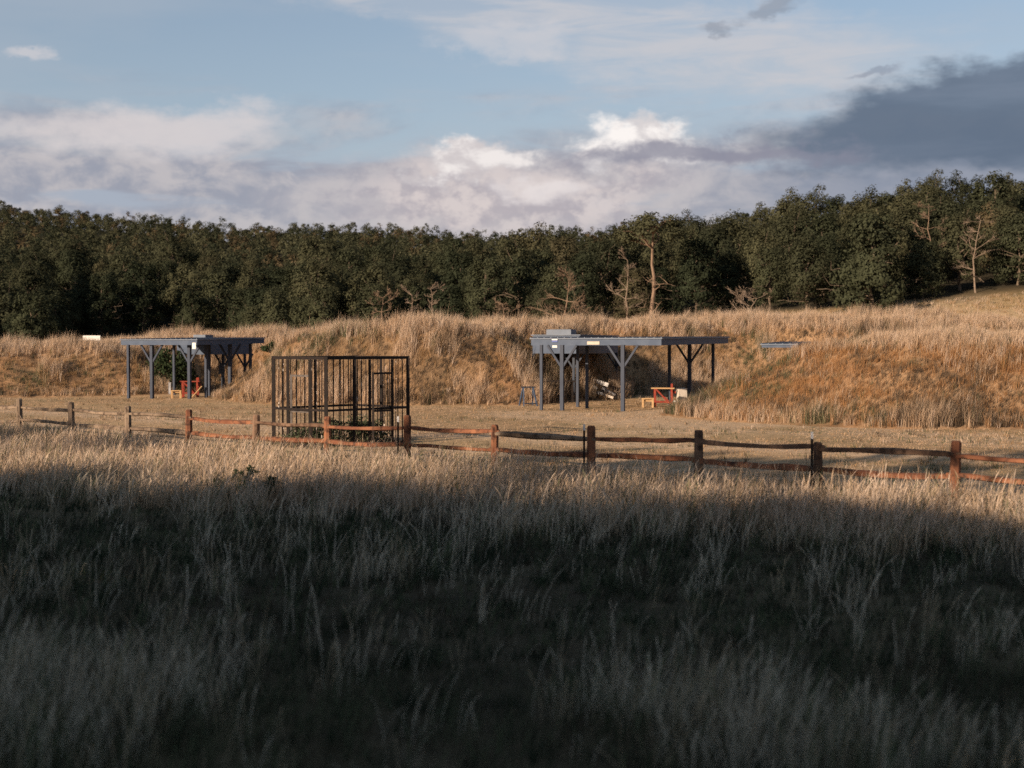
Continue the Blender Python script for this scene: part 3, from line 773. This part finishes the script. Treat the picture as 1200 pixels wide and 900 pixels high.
def cage_side(a, b, door=None, posts=(), step=.205):
    L = (b - a).length; dd = (b - a).normalized(); n = int(L / step)
    for t in posts:
        p = a + dd * L * t; MB().bar(p + Vector((0, 0, .11)), p + Vector((0, 0, Hc - .09)), .075).build('upright', M['steel'], cage)
    for k in range(1, n):
        t = k / n + rnd.uniform(-.012, .012)
        if any(abs(t - q) * L < .07 for q in posts): continue
        if door and door[0] < t < door[1]: continue
        p = a + dd * L * t; e = dd * rnd.uniform(-.03, .03)
        MB().bar(p + Vector((0, 0, .11)), p + e + Vector((0, 0, Hc - .09)), .026).build('bar', M['bar'], cage)
    if door:
        n_in = Vector((dd.y, -dd.x, 0)) * .07
        A = a + dd * (L * door[0] + .06) + n_in; B = a + dd * (L * door[1] - .06) + n_in; zt = door[2]
        mb = MB()
        mb.bar(A + Vector((0, 0, .14)), A + Vector((0, 0, zt)), .06); mb.bar(B + Vector((0, 0, .14)), B + Vector((0, 0, zt)), .06)
        i = dd * .032
        for z in (.17, 1.0, zt - .03): mb.bar(A + i + Vector((0, 0, z)), B - i + Vector((0, 0, z)), .055)
        o = mb.build('door', M['door_steel'] if door[3] else M['steel'], cage)
        for k in range(1, 4):
            p = A.lerp(B, k / 4); MB().bar(p + Vector((0, 0, .2)), p + Vector((0, 0, .97)), .02).bar(p + Vector((0, 0, 1.03)), p + Vector((0, 0, zt - .06)), .02).build('door_bar', M['bar'], o)
cage_side(cor[0], cor[1], (.30, .72, 2.02, True), (.30, .72))
cage_side(cor[0], cor[3], (.52, .80, 2.08, False), (.33, .52, .80))
cage_side(cor[1], cor[2], None, (.5,), .27)
cage_side(cor[3], cor[2], None, (.5,), .25)

# ------------------------------------------------------------------ canopies
TH = R(22)
def canopy(corner_px, D, W, L, z_under, thick, posts, label, left_dark=False):
    """corner = the roof corner nearest the viewer; W runs to the left, L runs away to the right"""
    cx = px(corner_px, D); base = gz(cx, D) * 0
    o = empty('shade_canopy', (cx, D, base)); tag(o, label, 'canopy', 'grey steel canopies on the range')
    a = Vector((-math.cos(TH), math.sin(TH), 0)); b = Vector((math.sin(TH), math.cos(TH), 0)); Z = Vector((0, 0, 1))
    P = lambda s, t, z: a * s + b * t + Z * z
    rise = .10
    # roof sheet with a drip edge, slightly proud of the fascia boards
    mb = MB(); bv = len(mb.v)
    oh = .05
    for z in (0, .05):
        for s, t in ((-oh, -oh), (W + oh, -oh), (W + oh, L + oh), (-oh, L + oh)):
            mb.v.append(tuple(P(s, t, z_under + thick + z + rise * t / L)))
    for f in ((0, 1, 2, 3), (7, 6, 5, 4), (0, 4, 5, 1), (1, 5, 6, 2), (2, 6, 7, 3), (3, 7, 4, 0)): mb.q.append(list(f))
    n = int(W / .3)
    for k in range(n + 1):       # standing seams
        s = W * k / n; mb.bar(P(s, -oh, z_under + thick + .065), P(s, L + oh, z_under + thick + .065 + rise), .04, .03)
    mb.build('roof', M['sheet'], o)
    zc = z_under + thick / 2 - .004
    MB().bar(P(0, .02, zc), P(W, .02, zc), .05, thick - .008).build('fascia', M['paint'], o)
    MB().bar(P(.027, .046, zc + .002), P(.027, L, zc + rise), .05, thick - .01).build('fascia', M['paint'], o)
    MB().bar(P(W - .027, .046, zc + .002), P(W - .027, L, zc + rise), .05, thick - .01).build('fascia', M['paint'], o)
    MB().bar(P(.055, L - .02, zc + rise), P(W - .055, L - .02, zc + rise), .05, thick - .008).build('fascia', M['paint'], o)
    mb = MB()
    for k in range(1, int(L / 1.2)):
        t = L * k / int(L / 1.2); mb.bar(P(.06, t, z_under + thick - .07 + rise * t / L), P(W - .06, t, z_under + thick - .07 + rise * t / L), .05, .10)
    mb.build('purlin', M['paint_dark'], o)
    for (xp, d, kind, wd) in posts:
        xx = px(xp, d) - cx; yy = d - D; zb = gz(px(xp, d), d) - .15
        t = max(0, min(L, Vector((xx, yy, 0)).dot(b))); zt = z_under + .02 + rise * t / L
        MB().bar((xx, yy, zb), (xx, yy, zt), wd, wd, up=tuple(b)).build('post', M['post_paint'], o)
        if kind:
            for sg in (-1, 1):
                p0 = Vector((xx, yy, zt - .92)) + a * sg * .05; p1 = Vector((xx, yy, zt - .02)) + a * sg * .66
                MB().bar(p0, p1, .09, .09).build('brace', M['post_paint'], o)
    return o, P
def baffle(corner_px, D, W, L, z0, z1, posts, label, box):
    cx = px(corner_px, D); o = empty('baffle_canopy', (cx, D, 0)); tag(o, label, 'canopy', 'boarded canopies behind the open ones')
    a = Vector((-math.cos(TH), math.sin(TH), 0)); b = Vector((math.sin(TH), math.cos(TH), 0)); Z = Vector((0, 0, 1))
    P = lambda s, t, z: a * s + b * t + Z * z
    zc = (z0 + z1) / 2; h = z1 - z0
    for p, q in ((P(0, .025, zc), P(W, .025, zc)), (P(.027, .055, zc - .004), P(.027, L, zc - .004)), (P(W - .027, .055, zc - .004), P(W - .027, L, zc - .004)), (P(.06, L - .03, zc), P(W - .06, L - .03, zc))):
        MB().bar(p, q, .05, h).build('side_panel', M['paint'], o)
    mb = MB(); mb.bar(P(W / 2, -.06, z1 + .03), P(W / 2, L + .06, z1 + .03), W + .14, .05, up=(0, 0, 1)); mb.build('roof', M['sheet'], o)
    if box:
        s0, s1, bh = box
        mb = MB(); mb.bar(P(s0, .7, z1 + .055 + bh / 2), P(s1, .7, z1 + .055 + bh / 2), .8, bh); mb.build('roof_box', M['sheet'], o)
    for (xp, d, kind, wd) in posts:
        xx = px(xp, d) - cx; yy = d - D; zb = gz(px(xp, d), d) - .15; zt = z0 + .02
        MB().bar((xx, yy, zb), (xx, yy, zt), wd, wd, up=tuple(b)).build('post', M['paint_dark'], o)
        if kind:
            for sg in (-1, 1):
                MB().bar(Vector((xx, yy, zt - .75)) + a * sg * .04, Vector((xx, yy, zt)) + a * sg * .55, .08).build('brace', M['paint_dark'], o)
    return o, P

big, PB = canopy(775, 59.6, 5.85, 12.0, 2.76, .27,
    [(634.5, 61.3, 0, .12), (658.7, 61.2, 1, .155), (677, 64.8, 0, .12), (688, 63.6, 0, .12), (730, 60.2, 1, .155), (784.5, 66.7, 0, .13), (808, 68.5, 1, .165), (835.5, 70.4, 0, .13)],
    'big blue grey open canopy with forked posts in the right bay')
ob, P2 = baffle(679, 70, 2.47, 6.2, 2.36, 3.24, [(625.5, 71.2, 1, .13), (672.5, 70.9, 1, .12), (722.5, 75.6, 1, .12)],
    'boarded grey canopy with a box on its roof behind the big canopy', (.55, 1.85, .26))
# plates fixed to the fascias
def plate(parent, P, s0, s1, z0, z1, t, mat, name='sign_plate'):
    MB().bar(P(s0, t, (z0 + z1) / 2), P(s1, t, (z0 + z1) / 2), .02, z1 - z0).build(name, mat, parent)
plate(big, PB, 2.72, 3.28, 2.79, 2.93, -.022, M['sign_beige'])
plate(big, PB, 4.62, 4.88, 2.90, 3.03, -.022, M['sign_blue'])
plate(big, PB, 4.62, 4.88, 2.985, 3.035, -.036, M['sign_white'])
plate(big, PB, 4.64, 4.86, 2.66, 2.76, -.022, M['sign_white'])

small, PS = canopy(231, 72.6, 4.7, 6.4, 2.78, .25,
    [(150.5, 74.2, 0, .13), (178, 73.9, 1, .16), (204, 78, 0, .12), (222, 73.4, 1, .16), (241.5, 74.8, 0, .13), (245, 77.2, 0, .13), (269.5, 76.4, 1, .165), (293.5, 78.0, 0, .13)],
    'smaller blue grey open canopy with forked posts in the left bay')
ob2, P3 = baffle(242.5, 80, 2.0, 4.6, 2.25, 3.05, [(213, 80.6, 1, .13), (243.5, 80.3, 0, .12), (261.5, 82.0, 1, .13), (287, 83.5, 1, .12)],
    'boarded grey canopy with a box on its roof behind the left canopy', (.3, 1.1, .26))
plate(small, PS, .05, .26, 2.58, 2.90, -.03, M['sign_white'])
# far canopy of which only the roof corner shows
third, PT = canopy(934, 63.8, 1.6, 5.0, 2.66, .12, [(927, 64.2, 0, .12), (955, 67.5, 0, .12)],
    'roof corner of a third grey canopy peeping over the right berm')

# ------------------------------------------------------------------ furniture under the canopies
def shooting_bench(xp, d, rz, label, top_mat):
    xx = px(xp, d); o = empty('shooting_bench', (xx, d, gz(xx, d)), rz); tag(o, label, 'bench', 'red framed shooting benches')
    MB().box((0, 0, .84), (1.05, .62, .055)).build('tabletop', top_mat, o)
    for sx in (-.36, .40):
        for sy in (-.24, .24): MB().box((sx, sy, .52 if sx > 0 else .40), (.09, .09, 1.04 if sx > 0 else .80)).build('leg', M['red_wood'], o)
    mb = MB(); mb.bar((-.30, -.24, .22), (.345, -.24, .22), .08); mb.bar((-.30, .24, .22), (.345, .24, .22), .08); mb.build('stretcher', M['red_wood'], o)
    mb = MB(); mb.bar((-.30, -.30, .80), (.34, -.30, .12), .07); mb.bar((-.30, .30, .80), (.34, .30, .12), .07); mb.build('brace', M['red_wood'], o)
    MB().box((.52, 0, .66), (.12, .30, .10)).build('bracket', M['red_wood'], o)
    return o
def stool(xp, d, rz, label):
    xx = px(xp, d); o = empty('wooden_stool', (xx, d, gz(xx, d)), rz); tag(o, label, 'stool', 'pine stools beside the red benches')
    MB().box((0, 0, .40), (.56, .30, .05)).build('seat', M['new_wood'], o)
    for sx in (-.22, .22):
        for sy in (-.10, .10): MB().box((sx, sy, .187), (.09, .07, .374)).build('leg', M['new_wood'], o)
    MB().box((0, 0, .32), (.34, .05, .09)).build('rail', M['new_wood'], o)
shooting_bench(777, 64.6, R(-8), 'red framed bench with yellow wooden top under the big canopy', M['new_wood'])
stool(759.5, 63.6, R(-10), 'yellow pine stool on the ground left of the big canopy bench')
shooting_bench(222.5, 75.4, R(6), 'red painted bench under the left canopy', M['red_wood'])
stool(206.5, 74.4, R(4), 'yellow pine stool left of the bench in the left bay')
xx = px(231, 74.2); o = empty('leaning_plank', (xx, 74.2, gz(xx, 74.2))); tag(o, 'bare pine plank leaning on the red bench at the left', 'plank')
MB().bar((-.30, 0, .02), (.16, .35, .62), .10, .035).build('board', M['new_wood'], o)

# cream container with crumpled white sheets by the big canopy
xx = px(799, 66.3); o = empty('plastic_container', (xx, 66.3, gz(xx, 66.3) + .12), R(15)); tag(o, 'upright cream plastic container behind the red bench', 'container')
MB().box((0, 0, .30), (.40, .34, .62), 0, (R(4), R(-5))).build('body', M['cream'], o)
MB().box((-.02, 0, .63), (.43, .37, .05), 0, (R(4), R(-5))).build('lid', M['cream'], o)
rn = random.Random(8)
xx = px(793.5, 65.6); o = empty('crumpled_sheet', (xx, 65.6, gz(xx, 65.6))); tag(o, 'crumpled white plastic sheet on the ground beside the cream container', 'sheet')
vs, qs = [], []
for j in range(9):
    for i in range(12):
        vs.append((-.5 + i * .085 + rn.uniform(-.03, .03), -.3 + j * .07 + rn.uniform(-.03, .03), .02 + .26 * rn.random() ** 2 * math.sin(math.pi * i / 11)))
for j in range(8):
    for i in range(11): b0 = j * 12 + i; qs.append((b0, b0 + 1, b0 + 13, b0 + 12))
me = np_mesh('sheet', vs, None, qs); me.materials.append(M['white']); link(bpy.data.objects.new('sheet', me), o)

# boards thrown against the foot of the berm
def plank(xp, yp, d, size, rz, tilt, mat, label):
    d = 68.0
    while d < 90 and CAM_Z - (yp + 1.5 - 405) / F * d > gz(px(xp, d), d) + .02: d += .05
    d -= .25; xx = px(xp, d); z = CAM_Z - (yp - 405) / F * d
    me = MB().box((0, 0, 0), size, rz, tilt).build('loose_plank', mat); me.location = (xx, d, z); tag(me, label, 'plank', 'boards dumped at the foot of the berm')
plank(704, 448.5, 76.5, (.80, .10, .20), 0, (0, R(17)), M['white'], 'white board tilted on top of the dumped pile')
plank(713, 459.5, 76.0, (.75, .12, .17), 0, (R(10), R(28)), M['grey_wood'], 'grey board sloping down the right side of the dumped pile')
plank(700, 460.5, 75.6, (.55, .14, .14), 0, (0, R(8)), M['grey_wood'], 'grey board lying flat at the left of the dumped pile')
plank(711, 463.5, 75.2, (.70, .16, .12), 0, (0, R(20)), M['cream'], 'cream board at the bottom of the dumped pile')
plank(697, 454.5, 76.2, (.22, .16, .16), R(20), (R(20), R(30)), M['white'], 'short white block at the left of the dumped pile')

# trestle and long bench beyond the big canopy
xx = px(619, 66.4); o = empty('trestle', (xx, 66.4, gz(xx, 66.4)), R(18)); tag(o, 'dark metal trestle standing left of the big canopy', 'trestle')
MB().box((0, 0, .88), (.70, .10, .06)).build('top_bar', M['paint_dark'], o)
for sx in (-1, 1):
    for sy in (-1, 1): MB().bar((sx * .24, sy * .03, .85), (sx * .33, sy * .34, -.03), .06).build('leg', M['paint'], o)
    MB().bar((sx * .28, -.17, .42), (sx * .28, .17, .42), .04).build('stretcher', M['paint_dark'], o)
MB().bar((-.27, -.30, .12), (.27, -.30, .12), .05).build('foot_bar', M['paint_dark'], o)
xx = px(648, 69.0); o = empty('long_bench', (xx, 69.0, gz(xx, 69.0)), R(4)); tag(o, 'long dark narrow bench at the back of the big canopy', 'bench')
MB().box((0, 0, .97), (2.35, .42, .07)).build('seat', M['steel'], o)
for sx in (-.95, -.1, .95):
    for sy in (-.15, .15): MB().bar((sx, sy, -.05), (sx, sy, .935), .06).build('leg', M['steel'], o)
MB().bar((-.92, .15, .80), (-.3, .15, .55), .05).build('brace', M['steel'], o)

xx = px(259.5, 79.0); o = empty('target_stand', (xx, 79.0, gz(xx, 79.0))); tag(o, 'dark square target plate on a post under the left canopy', 'target')
MB().bar((0, .05, -.1), (0, .05, 1.25), .06).build('post', M['paint_dark'], o); MB().box((0, 0, 1.42), (.30, .04, .52)).build('plate', M['paint_dark'], o)
xx = px(199, 79.0); o = MB().bar((0, 0, -.2), (0, 0, .60), .13).box((0, 0, .615), (.16, .16, .03)).build('short_post', M['grey_wood']); o.location = (xx, 79.0, gz(xx, 79.0))
tag(o, 'short grey wooden post before the dark shrub', 'post')
BD = 83.6; xx = px(108, BD); z = CAM_Z + (405 - 396.0) / F * BD
o = empty('white_board', (xx, BD, gz(xx, BD)), R(-4)); tag(o, 'white oblong board standing in the grass on the left berm crest', 'board')
zz = z - gz(xx, BD); MB().box((0, -.05, zz), (1.05, .04, .28)).build('panel', M['sign_white'], o)
for sx in (-.4, .4): MB().bar((sx, 0, -.2), (sx, 0, zz + .1), .05).build('stake', M['grey_wood'], o)

# ------------------------------------------------------------------ world
W = bpy.data.worlds.new("World"); SC.world = W; W.use_nodes = True
nt = W.node_tree; nt.nodes.clear()
out = nt.nodes.new('ShaderNodeOutputWorld'); bg = nt.nodes.new('ShaderNodeBackground'); bg.inputs[1].default_value = .1
nt.links.new(bg.outputs[0], out.inputs[0])
def sock(x, inp):
    if isinstance(x, (int, float)): inp.default_value = x
    elif isinstance(x, tuple): inp.default_value = x
    else: nt.links.new(x, inp)
def mth(op, a, b=0.0, c=None, clamp=False):
    n = nt.nodes.new('ShaderNodeMath'); n.operation = op; n.use_clamp = clamp
    sock(a, n.inputs[0]); sock(b, n.inputs[1])
    if c is not None: sock(c, n.inputs[2])
    return n.outputs[0]
def smooth(x, lo, hi, o0=0.0, o1=1.0):
    n = nt.nodes.new('ShaderNodeMapRange'); n.interpolation_type = 'SMOOTHSTEP'
    sock(x, n.inputs[0]); n.inputs[1].default_value = lo; n.inputs[2].default_value = hi; n.inputs[3].default_value = o0; n.inputs[4].default_value = o1
    return n.outputs[0]
def mixc(f, a, b):
    n = nt.nodes.new('ShaderNodeMix'); n.data_type = 'RGBA'; sock(f, n.inputs[0])
    for s, i in ((a, 6), (b, 7)):
        if isinstance(s, tuple): n.inputs[i].default_value = (*[k * 7.1 for k in s], 1)
        else: nt.links.new(s, n.inputs[i])
    return n.outputs[2]
tc = nt.nodes.new('ShaderNodeTexCoord'); sp = nt.nodes.new('ShaderNodeSeparateXYZ'); nt.links.new(tc.outputs['Generated'], sp.inputs[0])
az = mth('ARCTAN2', sp.outputs[0], sp.outputs[1]); elv = mth('ARCSINE', sp.outputs[2])
U = mth('MULTIPLY', az, 16.67); V = mth('MULTIPLY', elv, 16.67)      # sky bearings in sixteenths of a radian
def noise(su, sv, detail=6, rough=.55, seed=0.0, dist=0.0):
    cb = nt.nodes.new('ShaderNodeCombineXYZ'); sock(mth('MULTIPLY', U, su), cb.inputs[0]); sock(mth('MULTIPLY', V, sv), cb.inputs[1]); cb.inputs[2].default_value = seed
    n = nt.nodes.new('ShaderNodeTexNoise'); n.inputs['Scale'].default_value = 1; n.inputs['Detail'].default_value = detail; n.inputs['Roughness'].default_value = rough; n.inputs['Distortion'].default_value = dist
    nt.links.new(cb.outputs[0], n.inputs['Vector']); return n.outputs['Fac']
w1 = noise(.8, 1.4, 5, .55, 31.0); w2 = noise(.7, 1.6, 5, .6, 37.0); w3 = noise(3.0, 4.2, 5, .6, 41.0)
U0, V0 = U, V
UW = mth('ADD', U, mth('ADD', mth('MULTIPLY', mth('SUBTRACT', w1, .5), 1.9), mth('MULTIPLY', mth('SUBTRACT', w3, .5), .5)))
VW = mth('ADD', V, mth('ADD', mth('MULTIPLY', mth('SUBTRACT', w2, .5), .75), mth('MULTIPLY', mth('SUBTRACT', w3, .5), .28)))
nA = noise(.9, 2.2, 7, .58, 1.0); nB = noise(.35, 1.9, 6, .55, 4.0, .4); nC = noise(1.6, 2.6, 7, .6, 9.0, .3); nD = noise(.25, 1.1, 5, .5, 13.0); nE = noise(2.6, 3.4, 6, .6, 21.0)
def blob(x, y, rx, ry, tilt=0.0, k=1.0, nz=None, lo=.35, hi=1.2):
    """soft cloud patch: centre and radii given as bearings read off the photograph"""
    cu, cv = (x - 600) / 100, (405 - y) / 100
    du = mth('SUBTRACT', UW, cu); dv = mth('SUBTRACT', VW, cv)
    if tilt: dv = mth('SUBTRACT', dv, mth('MULTIPLY', du, tilt))
    r = mth('SQRT', mth('ADD', mth('POWER', mth('DIVIDE', mth('ABSOLUTE', du), rx / 100), 2.0), mth('POWER', mth('DIVIDE', mth('ABSOLUTE', dv), ry / 100), 2.0)))
    r = mth('ADD', r, mth('MULTIPLY', mth('SUBTRACT', nz or nA, .5), k))
    return smooth(r, hi, lo)
sky = nt.nodes.new('ShaderNodeTexSky'); sky.sky_type = 'NISHITA'; sky.sun_disc = False
sky.sun_elevation = SUN_EL; sky.sun_rotation = math.pi + SUN_AZ; sky.altitude = 300; sky.air_density = 1.0; sky.dust_density = 1.0; sky.ozone_density = 1.5
tint = nt.nodes.new('ShaderNodeMix'); tint.data_type = 'RGBA'; tint.blend_type = 'MULTIPLY'; tint.inputs[0].default_value = 1
nt.links.new(sky.outputs[0], tint.inputs[6]); tint.inputs[7].default_value = (.86, .79, .77, 1)
col = tint.outputs[2]
SKYRAW = col
# thin haze veil pales the blue
col = mixc(smooth(V, 4.6, .8, .22, .55), col, (.37, .44, .53))
# high thin veil
col = mixc(mth('MULTIPLY', smooth(nD, .42, .70), .35), col, (.42, .46, .52))
veil = mth('MAXIMUM', blob(800, 60, 360, 62, -.14, 1.3, nB), blob(560, 10, 260, 40, -.10, 1.2, nB))
nV = noise(.55, 3.4, 7, .6, 51.0, .6)
col = mixc(mth('MULTIPLY', veil, smooth(nV, .36, .62, .25, .8)), col, (.56, .55, .575))
col = mixc(mth('MULTIPLY', blob(590, 52, 75, 22, 0, 1.5, nA), .5), col, (.62, .60, .62))
# low bank all round the horizon
edge = mth('ADD', V, mth('MULTIPLY', mth('SUBTRACT', nB, .5), 2.0))
bank = smooth(edge, 2.85, 2.0)
bcol = mixc(smooth(nC, .38, .62), (.30, .31, .375), (.50, .465, .48))
bcol = mixc(smooth(nB, .52, .66), bcol, (.36, .40, .48))
col = mixc(mth('MULTIPLY', bank, .9), col, bcol)
col = mixc(mth('MULTIPLY', blob(180, 165, 150, 34, .05, 1.6, nA), .8), col, (.66, .61, .61))
col = mixc(mth('MULTIPLY', blob(60, 89, 40, 10, 0, 1.2, nC), .7), col, (.60, .58, .60))
# sunlit heap clouds in the middle
col = mixc(mth('MULTIPLY', blob(590, 235, 220, 62, .05, 1.3, nC), .9), col, mixc(smooth(nE, .40, .60), (.44, .40, .43), (.66, .585, .57)))
col = mixc(blob(552, 190, 72, 30, .12, 1.7, nE, .5, 1.1), col, mixc(smooth(nC, .40, .58), (.60, .555, .56), (.82, .77, .75)))
col = mixc(blob(745, 163, 80, 38, -.05, 1.5, nE, .45, 1.12), col, mixc(smooth(nC, .36, .54), (.66, .62, .62), (.92, .87, .84)))
col = mixc(mth('MULTIPLY', blob(640, 218, 60, 20, .1, 1.6, nE), .8), col, (.76, .70, .69))
# dark rain cloud on the right and its tail
col = mixc(mth('MULTIPLY', blob(1130, 225, 330, 62, 0, .8, nD), .85), col, mixc(smooth(nB, .4, .62), (.205, .245, .325), (.29, .315, .385)))
dk = mth('MAXIMUM', blob(1095, 140, 245, 46, .19, .55, nA, .55, 1.1), blob(1185, 176, 285, 42, .03, .6, nD, .5, 1.12))
col = mixc(mth('MULTIPLY', dk, .95), col, mixc(smooth(nB, .38, .66), (.115, .155, .22), (.155, .195, .265)))
col = mixc(mth('MULTIPLY', blob(820, 182, 190, 17, .02, 1.2, nC), .85), col, (.25, .25, .315))
col = mixc(mth('MULTIPLY', mth('MAXIMUM', blob(905, 27, 45, 8, .14, 1.3, nC), blob(835, 40, 30, 7, .1, 1.3, nC)), .6), col, (.24, .27, .33))
col = mixc(mth('MULTIPLY', blob(1035, 98, 40, 5, .1, 1.3, nC), .6), col, (.24, .27, .34))
# overhead the evening sky is much deeper
deepf = smooth(elv, .25, .75)
dn = nt.nodes.new('ShaderNodeMix'); dn.data_type = 'RGBA'; nt.links.new(deepf, dn.inputs[0]); dn.inputs[6].default_value = (1, 1, 1, 1); dn.inputs[7].default_value = (.42, .49, .50, 1)
deep = dn.outputs[2]
dm = nt.nodes.new('ShaderNodeMix'); dm.data_type = 'RGBA'; dm.blend_type = 'MULTIPLY'; dm.inputs[0].default_value = 1
nt.links.new(col, dm.inputs[6]); nt.links.new(deep, dm.inputs[7])
nt.links.new(dm.outputs[2], bg.inputs[0])

sl = bpy.data.lights.new('sun', 'SUN'); sl.energy = 5.0; sl.angle = R(.5); sl.color = (1.0, .79, .58)
so = bpy.data.objects.new('sun', sl); link(so); so.rotation_euler = (-TO_SUN).to_track_quat('-Z', 'Y').to_euler(); so.location = TO_SUN * 300

# ------------------------------------------------------------------ camera and view
cd = bpy.data.cameras.new('camera'); cam = bpy.data.objects.new('camera', cd); link(cam)
cam.location = (0, 0, CAM_Z); cam.rotation_euler = (math.pi / 2 - math.atan(45 / F), 0, 0)
cd.sensor_width = 36; cd.lens = F / 1200 * 36; cd.clip_start = .1; cd.clip_end = 8000
cd.dof.use_dof = True; cd.dof.focus_distance = 46; cd.dof.aperture_fstop = 1.0
SC.camera = cam
vs = SC.view_settings
vs.view_transform = 'Standard'; vs.look = 'None'; vs.gamma = 1; vs.exposure = .58; vs.use_curve_mapping = False
SC.cycles.use_denoising = False
SC.cycles.max_bounces = 4; SC.cycles.diffuse_bounces = 2; SC.cycles.glossy_bounces = 1; SC.cycles.transmission_bounces = 2; SC.cycles.transparent_max_bounces = 4
